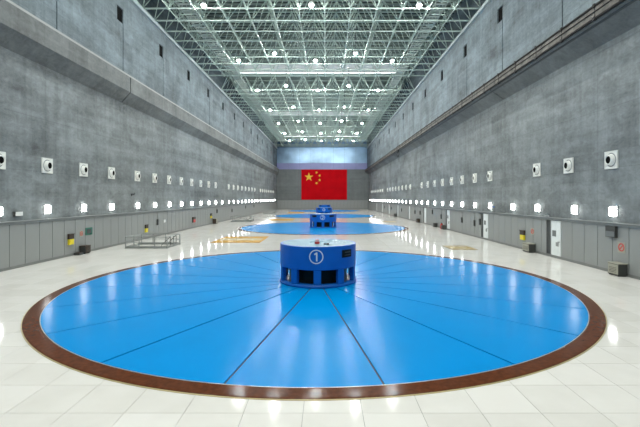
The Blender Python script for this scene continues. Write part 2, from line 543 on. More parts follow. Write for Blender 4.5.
# ------------------------------------------------------------------ flag on the end wall
fx0, fx1, fz0, fz1 = -8.36, 7.24, 3.18, 13.5
FW, FH = fx1 - fx0, fz1 - fz0
flag = thing('flag', 'large red flag with five yellow stars hung on the end wall', 'flag', ((fx0 + fx1) / 2, Y1 - 0.056, fz0))
cl = MB()
NX = 48
vs, fs = [], []
def fwave(u): return 0.03 * math.sin(u * 34)
for s_, off in ((0, -0.02), (1, 0.02)):
    for i in range(NX + 1):
        u = i / NX
        for z in (0, FH): vs.append((-FW / 2 + u * FW, off + fwave(u), z))
m_ = 2 * (NX + 1)
for i in range(NX):
    a = 2 * i
    fs += [(a, a + 2, a + 3, a + 1), (m_ + a, m_ + a + 1, m_ + a + 3, m_ + a + 2), (a, m_ + a, m_ + a + 2, a + 2), (a + 1, a + 3, m_ + a + 3, m_ + a + 1)]
fs += [(0, 1, m_ + 1, m_), (2 * NX, m_ + 2 * NX, m_ + 2 * NX + 1, 2 * NX + 1)]
cl.add(vs, fs)
obj('flag_cloth', cl, 'red', flag)
U = FH / 20.0
def star(cx, cy, r, rot, name):
    pts = []
    for i in range(10):
        rr = r if i % 2 == 0 else r * 0.382
        a = rot + PI / 2 + i * PI / 5
        pts.append((cx + rr * math.cos(a), cy + rr * math.sin(a)))
    vs = [(x, -0.075, z) for x, z in pts] + [(x, -0.055, z) for x, z in pts]
    fs = [tuple(range(10)), tuple(range(19, 9, -1))] + [(i, (i + 1) % 10, 10 + (i + 1) % 10, 10 + i) for i in range(10)]
    obj(name, MB().add(vs, fs), 'yellow', flag)
sx = FW / 30.0
star(-FW / 2 + 5 * sx, FH - 5 * U, 3 * U, 0, 'large_star')
for (cx, cy) in ((10, 2), (12, 4), (12, 7), (10, 9)):
    ang = math.atan2(-(5 - cy) * U, (5 - cx) * sx) - PI / 2
    star(-FW / 2 + cx * sx, FH - cy * U, 1 * U, ang, 'small_star')

# ------------------------------------------------------------------ generator covers and housings
def stroke(mb, pts, wd, rad, zc, a_c=0.0, lift=0.012):
    """ribbon along (u, v) points wrapped on a cylinder of radius rad, facing -y"""
    def P(u, v, l):
        a = -PI / 2 + a_c + u / rad
        return ((rad + l) * math.cos(a), (rad + l) * math.sin(a), zc + v)
    for (u0, v0), (u1, v1) in zip(pts, pts[1:]):
        d = Vector((u1 - u0, v1 - v0))
        L = d.length
        d /= L
        nrm = Vector((-d.y, d.x)) * wd / 2
        e = d * wd * 0.25
        q = [(u0 - e.x - nrm.x, v0 - e.y - nrm.y), (u1 + e.x - nrm.x, v1 + e.y - nrm.y), (u1 + e.x + nrm.x, v1 + e.y + nrm.y), (u0 - e.x + nrm.x, v0 - e.y + nrm.y)]
        vs = [P(u, v, lift) for u, v in q] + [P(u, v, 0.001) for u, v in q]
        mb.add(vs, [(0, 1, 2, 3), (7, 6, 5, 4), (0, 4, 5, 1), (1, 5, 6, 2), (2, 6, 7, 3), (3, 7, 4, 0)])
arc = lambda cx, cy, r, a0, a1, n=10: [(cx + r * math.cos(R(a0 + (a1 - a0) * i / n)), cy + r * math.sin(R(a0 + (a1 - a0) * i / n))) for i in range(n + 1)]
DIG = {
    1: [[(-0.065, 0.10), (0.02, 0.16), (0.02, -0.17)]],
    2: [arc(0, 0.07, 0.09, 160, -30) + [(-0.10, -0.16), (0.11, -0.16)]],
    3: [arc(0, 0.08, 0.08, 150, -90), arc(0, -0.08, 0.09, 90, -150)],
    4: [[(0.11, -0.06), (-0.11, -0.06), (0.04, 0.16), (0.04, -0.16)]],
}
pieces = {}
TOPZ = 0.03
SEC = 2 * PI / 20
def sector_mesh():
    mb = MB()
    gap = 0.024
    nr = 12
    r0 = 0.9
    vs = []
    for z in (0.004, TOPZ):
        for rr in (r0, RI - 0.03):
            for i in range(nr + 1):
                da = gap / rr
                a = da + (SEC - 2 * da) * i / nr
                vs.append((rr * math.cos(a), rr * math.sin(a), z))
    k = nr + 1
    fs = []
    for i in range(nr):
        fs += [(2 * k + i, 3 * k + i, 3 * k + i + 1, 2 * k + i + 1), (i, i + 1, k + i + 1, k + i),
               (k + i, k + i + 1, 3 * k + i + 1, 3 * k + i), (i, 2 * k + i, 2 * k + i + 1, i + 1)]
    fs += [(0, k, 3 * k, 2 * k), (nr, 2 * k + nr, 3 * k + nr, k + nr)]
    return mb.add(vs, fs).mesh('cover_panel', 'blue')
sec_me = sector_mesh()
ring_me = MB().lathe([(RI, 0.001), (RI, 0.026), (RI + 0.02, 0.0295), (RO - 0.03, 0.0295), (RO, 0.022), (RO, 0.001)], 160, close=True).mesh('border_ring', 'brown')
gold_me = MB().lathe([(RO + 0.002, 0.001), (RO + 0.002, 0.016), (RO + 0.03, 0.012), (RO + 0.03, 0.001)], 160, close=True).mesh('edge_strip', 'gold_line')
steel_me = MB().lathe([(RI - 0.025, 0.004), (RI - 0.025, 0.0295), (RI - 0.002, 0.0295), (RI - 0.002, 0.004)], 160, close=True).mesh('inner_strip', 'steel_edge')
bed_me = MB().lathe([(0.5, 0.0015), (0.5, 0.003), (RI - 0.03, 0.003), (RI - 0.03, 0.0015)], 96, close=True).mesh('seam_bed', 'joint')

RD = 1.70
Z1, Z2, Z3 = 0.12, 0.74, 1.73      # base top, opening top, drum top
def drum_parts():
    p = {}
    p['base_ring'] = (MB().lathe([(1.2, 0), (RD + 0.04, 0), (RD + 0.04, 0.06), (RD + 0.02, 0.09), (RD, 0.10), (RD, Z1), (1.2, Z1)], 80, close=True).mesh('base_ring', 'drum', True))
    p['upper_shell'] = (MB().lathe([(RD - 0.12, Z2), (RD, Z2), (RD + 0.015, Z2 + 0.02), (RD + 0.015, Z3 - 0.05), (RD, Z3 - 0.01), (RD - 0.10, Z3 - 0.01), (RD - 0.10, Z3 - 0.06), (RD - 0.12, Z3 - 0.06)], 96, close=True).mesh('upper_shell', 'drum'))
    p['top_plate'] = (MB().lathe([(0.0, Z3 - 0.05), (RD - 0.10, Z3 - 0.05), (RD - 0.10, Z3 - 0.012), (0.40, Z3 - 0.012), (0.38, Z3 - 0.03), (0.0, Z3 - 0.03)], 80).mesh('top_plate', 'drum_top'))
    p['inner_core'] = (MB().lathe([(1.30, Z1), (1.30, Z2 + 0.2)], 40).mesh('inner_core', 'inside'))
    cw = R(10.5)
    a = -PI / 2
    p['column'] = (MB().lathe([(RD - 0.16, Z1), (RD, Z1), (RD, Z2), (RD - 0.16, Z2)], 6, a0=a - cw / 2, a1=a + cw / 2, close=True).mesh('column', 'drum'))
    return p
DP = drum_parts()
frame_mb = MB()
hatch_me = {}
def hatch(ac, w_, za, zb):
    mb = MB()
    mb.lathe([(RD + 0.016, za), (RD + 0.03, za), (RD + 0.03, zb), (RD + 0.016, zb)], 8, a0=-PI / 2 + ac - w_ / 2, a1=-PI / 2 + ac + w_ / 2, close=True)
    return mb
ordn = ['nearest', 'second', 'third', 'farthest']
for k, (ux, uy) in enumerate(UNITS):
    cov = thing('generator_cover', ['huge round sky-blue generator floor cover nearest the camera, brown rim',
                                    'second round blue generator floor cover, behind the housing marked 1',
                                    'third round blue generator floor cover, behind the housing marked 2',
                                    'farthest round blue generator floor cover, before the end wall'][k], 'floor cover', (ux, uy, 0), 0, 'round blue generator covers')
    link('border_ring', ring_me, cov); link('edge_strip', gold_me, cov)
    link('inner_strip', steel_me, cov); link('seam_bed', bed_me, cov)
    for s_ in range(20):
        link('cover_panel', sec_me, cov, rot=(0, 0, SEC * s_ - PI / 2 + SEC / 2 - R(0.5)))
    d = thing('generator_housing', ['big cobalt-blue cylindrical generator housing marked with a circled 1, nearest',
                                    'blue cylindrical generator housing marked with a circled 2',
                                    'third blue cylindrical generator housing down the hall',
                                    'farthest and smallest blue generator housing, below the flag'][k], 'generator', (ux, uy, TOPZ), 0, 'blue generator housings')
    for nm in ('base_ring', 'upper_shell', 'top_plate', 'inner_core'): link(nm, DP[nm], d)
    for c in range(10): link('column', DP['column'], d, rot=(0, 0, c * 2 * PI / 10))
    # bolted frame inside each opening
    if k < 3:
        nm_ = MB()
        ring = arc(0, 0, 0.275, 0, 360, 40)
        stroke(nm_, ring, 0.042, RD + 0.015, 1.31, R(-1.5))
        obj('number_circle', nm_, 'white', d)
        dg = MB()
        for s_ in DIG[k + 1]: stroke(dg, [(u, v) for u, v in s_], 0.06, RD + 0.015, 1.31, R(-1.5))
        obj('number', dg, 'white', d)
    if k == 0:
        obj('hatch_window', hatch(R(47), R(20), 1.22, 1.54), 'inside', d)
        lv = MB()
        for z in (1.30, 1.42): lv.lathe([(RD + 0.03, z), (RD + 0.045, z), (RD + 0.045, z + 0.03), (RD + 0.03, z + 0.03)], 4, a0=-PI / 2 + R(42), a1=-PI / 2 + R(54), close=True)
        obj('hatch_louvre', lv, 'dark_metal', d)
    else:
        for ac in (-40, 40): obj('hatch_window', hatch(R(ac), R(24), 1.36, 1.60), 'inside', d)
    # pale machinery seen through the outermost near openings
    if k == 0:
        for ac in (-54, 54):
            a = -PI / 2 + R(ac)
            obj('bearing_pipe', MB().tube((1.42 * math.cos(a), 1.42 * math.sin(a), Z1), (1.42 * math.cos(a), 1.42 * math.sin(a), Z2), 0.07, 10).lathe(
                [(0.0, 0.60), (0.13, 0.62), (0.13, 0.74), (0.0, 0.76)], 12, origin=(1.42 * math.cos(a), 1.42 * math.sin(a), 0)), 'ledge', d)
bc = thing('warning_beacon', 'small red beacon with pale top standing on the nearest generator housing', 'beacon', (UNIT_X - 0.03, UNIT_Y - 0.55, TOPZ + Z3 - 0.009))
obj('base', MB().lathe([(0, 0), (0.11, 0), (0.11, 0.08), (0.09, 0.09), (0, 0.09)], 16), 'sign_red', bc)
M['pink'] = plain('pale_pink_plastic', (0.75, 0.50, 0.55), 0.3)
obj('dome', MB().lathe([(0.09, 0.09), (0.09, 0.16), (0.06, 0.20), (0, 0.21)], 16), 'pink', bc)
tl = thing('hand_tool', 'small dark tool lying on the nearest generator housing', 'tool', (UNIT_X + 0.36, UNIT_Y - 0.9, TOPZ + Z3 - 0.009))
obj('handle', MB().tube((-0.10, 0, 0.03), (0.06, 0.02, 0.03), 0.025, 8), 'dark_metal', tl)
obj('head', MB().box(0.05, 0.13, -0.03, 0.06, 0.003, 0.06), 'sign_brown', tl)

# ------------------------------------------------------------------ roof: sheet, purlins, space frame
rs = MB()
rs.add([(UL - 0.3, Y0, ROOF), (UR + 0.3, Y0, ROOF), (UR + 0.3, Y1 + 2.5, ROOF), (UL - 0.3, Y1 + 2.5, ROOF)], [(0, 3, 2, 1)])
ceil = struct(obj('ceiling', rs, 'roof', fix=False))
pm_ = MB().box(UL, UR, -0.05, 0.05, ROOF - 0.24, ROOF - 0.01).mesh('purlin', 'purlin')
y = Y0 + 0.5
while y < Y1 + 2:
    link('purlin', pm_, ceil, (0, y, 0))
    y += PITCH / 39
NXB = 13
SX = (UR - UL) / NXB
SY = PITCH / 13
# pale transverse ceiling strips above the bay joints
for yj in (31.95, 64.95, 97.95, 130.95):
    obj('ceiling_strip', MB().box(UL + 2, UR - 2, yj - 4.6, yj - 0.2, HT - 0.02, HT + 0.05), 'white', ceil)

for yj, w0 in ((64.95, 'nearest'), (97.95, 'second'), (130.95, 'farthest')):
    t = thing('strip_light', '%s bright linear light row across the roof truss' % w0, 'strip light', (XC, yj - 1.2, HT - 0.09))
    obj('tray', MB().box(-12.6, 12.6, -0.22, 0.22, -0.04, 0.035), 'white', t)
    for k in range(10):
        x0 = -12.5 + 2.5 * k
        obj('tube', MB().tube((x0 + 0.1, 0, -0.13), (x0 + 2.4, 0, -0.10), 0.055, 8), 'strip_glow', t)
frames = []
bays = [(-1.05 - 5 * SY, -1.05), (-1.05, 31.95), (31.95, 64.95), (64.95, 97.95), (97.95, 130.95), (130.95, 130.95 + 2 * SY)]
blab = ['pale steel roof space frame above the camera', 'pale steel roof space frame over the nearest generator', 'pale steel roof space frame nearest in view, at the photo top',
        'second pale steel roof space frame section down the hall', 'third pale steel roof space frame section down the hall', 'last short steel roof space frame section at the end wall']
RB, RDG, RTP = 0.08, 0.047, 0.05
chord_x = MB().tube((UL, 0, 0), (UR, 0, 0), RB, 6).mesh('transverse_chord', 'truss')
node_me = MB().lathe([(0, -0.17), (0.12, -0.12), (0.17, 0), (0.12, 0.12), (0, 0.17)], 8).mesh('node_ball', 'truss', True)
diag_cnt = node_cnt = 0
ball_left, diag_left = 300, 300
for bi, (ya, yb) in enumerate(bays):
    root = thing('space_frame', blab[bi], 'roof truss', (0, ya, HB), 0, 'roof space frame sections')
    nrow = round((yb - ya) / SY)
    gap = 3 if bi in (1, 2, 3, 4) else 1 if bi == 0 else 0
    last = nrow - gap                     # lower-chord rows 0..last
    inview = bi >= 2
    for j in range(last + 1):
        link('transverse_chord', chord_x, root, (0, j * SY, 0))
    for i in range(NXB + 1):
        x = UL + i * SX
        x = min(max(x, UL + 0.08), UR - 0.08)
        obj('long_chord', MB().tube((x, 0, 0), (x, last * SY, 0), RB * 0.62, 6), 'truss', root, fix=False)
    for j in range(last):
        obj('upper_chord', MB().tube((UL + SX / 2, (j + 0.5) * SY, HT - HB), (UR - SX / 2, (j + 0.5) * SY, HT - HB), RTP, 5), 'truss', root, fix=False)
    for i in range(NXB):
        x = UL + (i + 0.5) * SX
        obj('upper_long_chord', MB().tube((x, 0.0, HT - HB), (x, nrow * SY - 0.3, HT - HB), RTP * 0.8, 5), 'truss', root, fix=False)
    web = MB(); balls = MB()
    # end faces of the section: clear zigzags at the bay joints
    dmesh = {}
    for j in range(last):
        for i in range(NXB):
            top = (UL + (i + 0.5) * SX, (j + 0.5) * SY, HT - HB)
            for dx in (0, 1):
                for dy in (0, 1):
                    b_ = (UL + (i + dx) * SX, (j + dy) * SY, 0)
                    p = project((b_[0], ya + b_[1], HB))
                    if p and bi == 2 and diag_left > 0 and 100 < p[0] < 540 and -14 < p[1]:
                        key = (dx, dy)
                        if key not in dmesh:
                            dmesh[key] = MB().tube((0, 0, HT - HB), ((dx - 0.5) * SX, (dy - 0.5) * SY, 0), RDG, 5).mesh('diagonal', 'truss')
                        link('diagonal', dmesh[key], root, (top[0], top[1], 0))
                        diag_left -= 1
                    else:
                        web.tube(b_, top, RDG, 4, False)
    for j in range(last + 1):
        for i in range(NXB + 1):
            b_ = (UL + i * SX, j * SY, 0)
            p = project((b_[0], ya + b_[1], HB))
            if i in (0, NXB): continue
            if p and ball_left > 0 and 90 < p[0] < 550 and p[1] > -4:
                link('node_ball', node_me, root, b_); ball_left -= 1
            else:
                balls.lathe([(0, -0.16), (0.14, 0), (0, 0.16)], 6, origin=b_)
    # deeper zigzag of the first frame, which the gap before it lays bare
    if bi >= 2:
        for i in range(NXB):
            x0 = UL + i * SX
            obj('end_diagonal', MB().tube((x0, 0, 0), (x0 + SX / 2, 0, HT - HB), RDG * 1.3, 5).tube((x0 + SX, 0, 0), (x0 + SX / 2, 0, HT - HB), RDG * 1.3, 5), 'truss', root, fix=False)
        obj('end_top_chord', MB().tube((UL, 0, HT - HB), (UR, 0, HT - HB), RB * 1.2, 6), 'truss', root, fix=False)
    if web.f:
        o = obj('distant_web_members', web, 'truss', root, fix=False); o['kind'] = 'stuff'
    if balls.f:
        o = obj('distant_node_balls', balls, 'truss', root, fix=False); o['kind'] = 'stuff'

# catwalks inside the space frame
slat_me = MB().box(-0.55, 0.55, -0.16, 0.16, -0.02, 0.02).mesh('slat', 'walk')
for side, lab in ((-1, 'slatted maintenance catwalk in the roof truss along the left wall'), (1, 'slatted maintenance catwalk in the roof truss along the right wall')):
    cx = XC + side * 12.15
    t = thing('catwalk', lab, 'catwalk', (cx, 33, HB + 0.75))
    for k in range(150):
        link('slat', slat_me, t, (0, 0.32 + 0.64 * k, 0))
    for s_ in (-0.58, 0.58):
        obj('stringer', MB().box(s_ - 0.03, s_ + 0.03, 0, 97, -0.12, 0.06), 'walk', t)
        obj('handrail', MB().tube((s_, 0, 1.0), (s_, 97, 1.0), 0.03, 6), 'truss', t)
    ph = MB().box(-0.61, 0.61, -0.03, 0.03, -0.76, -0.70).box(-0.61, -0.55, -0.03, 0.03, -0.76, -0.02).box(0.55, 0.61, -0.03, 0.03, -0.76, -0.02).mesh('hanger_frame', 'truss')
    for k in range(38): link('hanger_frame', ph, t, (0, (k + 0.1) * SY, 0))

# ------------------------------------------------------------------ ceiling lamps
lamp0 = None
def high_bay(x, y, label, group):
    global lamp0
    f = (y + 1.05) / SY
    near = round(f) * SY - 1.05          # keep clear of the lower chords
    if abs(y - near) < 0.45: y = near + math.copysign(0.45, y - near)
    loc = (x, y, HB - 0.34)
    if lamp0 is None:
        lamp0 = thing('high_bay_lamp', label, 'ceiling lamp', loc, 0, group)
        obj('reflector', MB().lathe([(0.12, 0.42), (0.20, 0.22), (0.235, 0.0), (0.212, 0.0), (0.18, 0.20), (0.10, 0.40)], 20, close=True), 'white', lamp0, smooth=True)
        obj('ballast', MB().lathe([(0, 0.40), (0.13, 0.40), (0.13, 0.62), (0.05, 0.66), (0, 0.66)], 14), 'ledge', lamp0)
        obj('hanger_rod', MB().tube((0, 0, 0.64), (0, 0, HT - HB + 0.34), 0.03, 6), 'ledge', lamp0)
        obj('lens', MB().lathe([(0.205, 0.02), (0.19, -0.04), (0.14, -0.10), (0.07, -0.13), (0.0, -0.135)], 14), 'lens', lamp0, smooth=True)
        return lamp0
    return copy_tree(lamp0, loc, label, group=group)
colw3 = ['left', 'middle', 'right']; colw2 = ['left', 'right']
r3 = r2 = 0
for k in range(-3, 7):
    y3 = 35.75 + 14.12 * k
    v = y3 > 35
    if v: r3 += 1
    for c, x in enumerate((XC - 4 * SX, XC, XC + 4 * SX)):
        lab = ('%s ceiling lamp in the %s row of three from the photo top' % (colw3[c], ordinal(r3))) if v else 'round ceiling lamp in the roof truss nearer than the photo top edge'
        high_bay(x, y3, lab, 'ceiling lamps in view' if v else 'ceiling lamps overhead')
    y2 = 47.3 + 14.08 * k
    v = y2 > 36
    if y2 > 130: continue
    if v: r2 += 1
    for c, x in enumerate((XC - 2 * SX, XC + 2 * SX)):
        lab = ('%s ceiling lamp in the %s row of two from the photo top' % (colw2[c], ordinal(r2))) if v else 'round ceiling lamp in the roof truss nearer than the photo top edge'
        high_bay(x, y2, lab, 'ceiling lamps in view' if v else 'ceiling lamps overhead')

# ------------------------------------------------------------------ wall lamps and air nozzles
lamp_p = {}
vent_p = {}
def wall_lamp(side, y, n):
    xw = XL if side < 0 else XR
    s = -side
    wn = 'left' if side < 0 else 'right'
    label = '%s white wall lamp on the %s wall, counted from the photo edge' % (ordinal(n), wn)
    loc = (xw, y, 3.09)
    if side not in lamp_p:
        t = thing('wall_lamp', label, 'wall lamp', loc, 0, 'lamps along the %s wall' % wn)
        obj('back_plate', MB().box(0.002 * s, 0.05 * s, -0.24, 0.24, -0.265, 0.265), 'white', t)
        di = MB()
        b0, b1 = 0.05 * s, 0.15 * s
        vs = [(b0, -0.21, -0.24), (b0, 0.21, -0.24), (b0, 0.21, 0.24), (b0, -0.21, 0.24), (b1, -0.18, -0.21), (b1, 0.18, -0.21), (b1, 0.18, 0.21), (b1, -0.18, 0.21)]
        di.add(vs, [(4, 5, 6, 7), (0, 1, 5, 4), (1, 2, 6, 5), (2, 3, 7, 6), (3, 0, 4, 7)])
        obj('diffuser', di, 'glow', t)
        lamp_p[side] = t
        return
    copy_tree(lamp_p[side], loc, label)
def vent(side, y, n):
    xw = XL if side < 0 else XR
    s = -side
    wn = 'left' if side < 0 else 'right'
    label = '%s square white air nozzle on the %s wall, counted from the photo edge' % (ordinal(n), wn)
    loc = (xw, y, 5.71)
    if side not in vent_p:
        t = thing('air_nozzle', label, 'air vent', loc, 0, 'air nozzles along the %s wall' % wn)
        pl = obj('plate', MB().box(0.002 * s, 0.05 * s, -0.45, 0.45, -0.45, 0.45), 'vent_white', t)
        fr = MB()
        for (a, b, c, d_) in ((-0.45, 0.45, 0.415, 0.45), (-0.45, 0.45, -0.45, -0.415), (-0.45, -0.415, -0.415, 0.415), (0.415, 0.45, -0.415, 0.415)):
            fr.box(0.05 * s, 0.07 * s, a, b, c, d_)
        obj('rim', fr, 'vent_white', pl)
        obj('groove_ring', MB().lathe([(0.31, 0.05 * s), (0.31, 0.056 * s), (0.35, 0.056 * s), (0.35, 0.05 * s)], 28, 'x', close=True), 'ledge', t)
        nz = MB().lathe([(0.31, 0.05 * s), (0.29, 0.10 * s), (0.235, 0.21 * s), (0.205, 0.23 * s), (0.19, 0.20 * s), (0.165, 0.12 * s), (0.16, 0.05 * s)], 28, 'x')
        no = obj('nozzle', nz, 'vent_white', t, smooth=True)
        obj('nozzle_opening', MB().lathe([(0.0, 0.19 * s), (0.187, 0.19 * s)], 24, 'x'), 'black', no)
        vent_p[side] = t
        return
    copy_tree(vent_p[side], loc, label)
for side in (-1, 1):
    nl = nv = 0
    for b_ in range(0, 5):
        for j in range(9):
            y = (2.2 + PITCH * b_ + 3.56 * j) * 1.006
            if y > Y1 - 2: continue
            if y < 19.0: continue
            yl = y + (0.15 if side < 0 else 0.0)
            y += 0.18 if b_ == 0 else -0.10
            if b_ > 0: yl -= 0.25
            if side > 0 and b_ == 0 and j == 6: yl = y - 0.65
            nl += 1
            wall_lamp(side, yl, nl)
            skip = (j == 8) and not (side < 0 and b_ == 0)
            if not skip:
                nv += 1
                vent(side, y, nv)

# ------------------------------------------------------------------ things on the walls and floor
def on_wall(side): return (PL + 0.003 if side < 0 else PR - 0.003), -side
def call_box(side, y, z, label, w_=0.5, top='sign_brown'):
    x, s = on_wall(side)
    t = thing('call_box', label, 'box', (x, y, z))
    obj('upper_case', MB().box(0.0, 0.13 * s, -w_ / 2, w_ / 2, 0.36, 0.70).box(0.13 * s, 0.16 * s, -w_ / 2 - 0.02, w_ / 2 + 0.02, 0.66, 0.70), top, t)
    obj('yellow_front', MB().box(0.0, 0.12 * s, -w_ / 2 + 0.02, w_ / 2 - 0.02, 0.0, 0.355).box(0.12 * s, 0.14 * s, -w_ / 2 + 0.06, w_ / 2 - 0.06, 0.05, 0.30), 'sign_yellow', t)
def sign(side, y, z, w_, h_, mat, label, name='sign', inset=None, cat='sign'):
    x, s = on_wall(side)
    t = thing(name, label, cat, (x, y, z))
    pl = obj('plate', MB().box(0.0, 0.025 * s, -w_ / 2, w_ / 2, -h_ / 2, h_ / 2), mat, t)
    if inset:
        obj('inset', MB().box(0.025 * s, 0.032 * s, -w_ * 0.32, w_ * 0.32, -h_ * 0.3, h_ * 0.3), inset, t)
def round_sign(side, y, z, r_, label):
    x, s = on_wall(side)
    t = thing('prohibition_sign', label, 'sign', (x, y, z))
    obj('plate', MB().box(0.0, 0.012 * s, -r_ * 1.25, r_ * 1.25, -r_ * 1.35, r_ * 1.25), 'beige', t)
    obj('red_ring', MB().lathe([(r_ * 0.72, 0.012 * s), (r_ * 0.72, 0.02 * s), (r_, 0.02 * s), (r_, 0.012 * s)], 24, 'x', close=True), 'sign_red', t)
    b_ = MB(); k = 0.7071 * r_ * 0.8; q = 0.09 * r_
    vs = []
    for xx in (0.012 * s, 0.019 * s):
        vs += [(xx, -k - q, k - q), (xx, -k + q, k + q), (xx, k + q, -k + q), (xx, k - q, -k - q)]
    b_.add(vs, [(0, 1, 2, 3), (7, 6, 5, 4), (0, 4, 5, 1), (1, 5, 6, 2), (2, 6, 7, 3), (3, 7, 4, 0)])
    obj('red_bar', b_, 'sign_red', t)
def floor_cabinet(side, y, label, w_=0.75, h_=0.6, d_=0.42, front='beige', sidem='dark_metal'):
    x, s = on_wall(side)
    t = thing('floor_cabinet', label, 'cabinet', (x + s * (0.03 + d_ / 2), y, 0))
    for yy in (-w_ / 2 + 0.06, w_ / 2 - 0.06):
        obj('foot', MB().box(-d_ / 2 + 0.03, d_ / 2 - 0.03, yy - 0.04, yy + 0.04, 0.0, 0.06), 'dark_metal', t)
    obj('body', MB().box(-d_ / 2, d_ / 2, -w_ / 2, w_ / 2, 0.06, h_ - 0.04), sidem, t)
    obj('top', MB().box(-d_ / 2 - 0.015, d_ / 2 + 0.015, -w_ / 2 - 0.015, w_ / 2 + 0.015, h_ - 0.04, h_), front, t)
    dr = obj('door', MB().box(s * d_ / 2, s * (d_ / 2 + 0.02), -w_ / 2 + 0.03, w_ / 2 - 0.03, 0.09, h_ - 0.07), front, t)
    lv = MB()
    for k in range(4): lv.box(s * (d_ / 2 + 0.02), s * (d_ / 2 + 0.03), -w_ / 2 + 0.12, w_ / 2 - 0.12, 0.18 + 0.07 * k, 0.20 + 0.07 * k)
    obj('louvre', lv, 'dark_metal', dr)
    return t
def outlet(side, y, z, label):
    """dark box with a conduit down from the ledge"""
    x, s = on_wall(side)
    t = thing('outlet_box', label, 'outlet box', (x, y, z))
    obj('case', MB().box(0, 0.10 * s, -0.13, 0.13, -0.28, 0.28), 'dark_metal', t)
    obj('lid', MB().box(0.10 * s, 0.12 * s, -0.11, 0.11, -0.02, 0.25), 'rail_dark', t)
    obj('conduit', MB().tube((0.04 * s, 0, 0.28), (0.04 * s, 0, 2.36 - z), 0.022, 6), 'rail', t)

# left wall
call_box(-1, 25.9, 0.75, 'yellow box with dark brown top on the left panels, nearest the camera')
sign(-1, 27.95, 1.45, 0.78, 0.50, 'sign_green', 'dark green rectangular sign on the left panels', inset='joint')
round_sign(-1, 27.1, 1.36, 0.15, 'small red round sign beside the green sign on the left panels')
floor_cabinet(-1, 27.15, 'dark low cabinet on the floor under the green sign, left wall', 0.6, 0.55, 0.4, 'sign_brown', 'dark_metal')
x, s = on_wall(-1)
t = thing('floor_socket', 'flat dark junction box lying on the floor at the left wall', 'box', (x + 0.22, 26.45, 0))
obj('body', MB().box(-0.18, 0.18, -0.22, 0.22, 0, 0.14), 'dark_metal', t)
obj('lid', MB().box(-0.15, 0.15, -0.19, 0.19, 0.14, 0.17), 'sign_brown', t)
t = thing('emergency_light', 'small white emergency light box above the left ledge, near the photo edge', 'light', (XL, 21.55, 2.92))
obj('case', MB().box(0.002, 0.14, -0.26, 0.26, -0.12, 0.12), 'dark_metal', t)
obj('front', MB().box(0.14, 0.17, -0.24, 0.24, -0.11, 0.11), 'white', t)
call_box(-1, 36.8, 0.62, 'yellow box with dark top on left panels behind the near railing', 0.45)
outlet(-1, 39.3, 1.40, 'dark wall box with conduit on left panels, right of the near railing yellow box')
sign(-1, 41.1, 1.40, 0.45, 0.3, 'white', 'small white sign on the left panels beyond the near railing')
x, s = on_wall(-1)
t = thing('hose_cabinet', 'red-brown hose cabinet with dark top on the left panels', 'cabinet', (x, 50.0, 0.72))
obj('case', MB().box(0, 0.16, -0.42, 0.42, 0, 0.40), 'rust', t)
obj('red_door', MB().box(0.16, 0.18, -0.38, 0.38, 0.03, 0.37), 'sign_red', t)
obj('dark_top', MB().box(0, 0.17, -0.42, 0.42, 0.40, 0.66), 'sign_brown', t)
call_box(-1, 57.6, 0.85, 'yellow box with dark top on left panels before the second railing', 0.55)
floor_cabinet(-1, 58.9, 'brown cabinet on the floor before the second railing, left wall', 0.8, 0.75, 0.5, 'beige', 'sign_brown')
outlet(-1, 60.8, 1.75, 'dark wall box with conduit left of the second railing')
outlet(-1, 70.5, 1.55, 'dark wall box on left panels above the second railing')
outlet(-1, 82.5, 1.9, 'dark wall box on left panels right of the second railing')
outlet(-1, 92.0, 1.9, 'farthest dark wall box on the left panels')

t = thing('wall_bracket', 'small dark cable bracket on the left concrete between lamp and nozzle rows', 'bracket', (XL, 34.5, 4.08))
obj('plate', MB().box(0.002, 0.05, -0.25, 0.25, -0.05, 0.05), 'dark_metal', t)
obj('cable', MB().tube((0.06, -0.2, 0.02), (0.06, -0.35, -0.14), 0.03, 6).tube((0.06, 0.15, 0.02), (0.06, 0.3, 0.13), 0.03, 6), 'dark_metal', t)

# right wall
x, s = on_wall(1)
t = thing('equipment_box', 'dark grey box hung at the top of the right panels, near the photo edge', 'box', (x, 20.1, 1.80))
obj('case', MB().box(0, -0.14, -0.34, 0.34, 0.0, 0.56), 'dark_metal', t)
obj('cover', MB().box(-0.14, -0.16, -0.30, 0.30, 0.03, 0.30), 'ledge', t)
round_sign(1, 19.5, 1.36, 0.20, 'red prohibition sign on the right panels nearest the photo edge')
floor_cabinet(1, 19.45, 'beige louvred cabinet on the floor at the right wall, nearest the photo edge', 0.72, 0.62, 0.42)
call_box(1, 29.2, 0.72, 'yellow box with dark top on the right panels', 0.6)
round_sign(1, 27.9, 1.45, 0.18, 'red prohibition sign above the cabinet beside the nearest white door')
floor_cabinet(1, 27.9, 'beige cabinet on the floor left of the nearest white door', 0.9, 0.62, 0.45)
outlet(1, 38.7, 1.35, 'dark wall box with conduit on right panels, left of the second white door')
outlet(1, 42.3, 1.45, 'dark wall box with conduit midway between second and third white doors')
outlet(1, 37.35, 1.55, 'dark wall box touching the left side of the second white door')
t = thing('fire_extinguisher', 'red fire extinguisher on the floor left of the third white door', 'extinguisher', (PR - 0.28, 48.9, 0))
obj('cylinder', MB().lathe([(0, 0), (0.14, 0), (0.15, 0.03), (0.15, 0.52), (0.10, 0.62), (0.04, 0.66), (0, 0.66)], 18), 'sign_red', t, smooth=True)
obj('valve', MB().box(-0.05, 0.05, -0.05, 0.05, 0.66, 0.76), 'dark_metal', t)
obj('hose', MB().tube((0.05, -0.03, 0.72), (0.17, -0.06, 0.40), 0.02, 6).tube((0.17, -0.06, 0.40), (0.165, -0.06, 0.18), 0.025, 6), 'black', t)
floor_cabinet(1, 48.05, 'low brown cabinet beside the fire extinguisher at the right wall', 0.7, 0.5, 0.45, 'sign_brown', 'dark_metal')
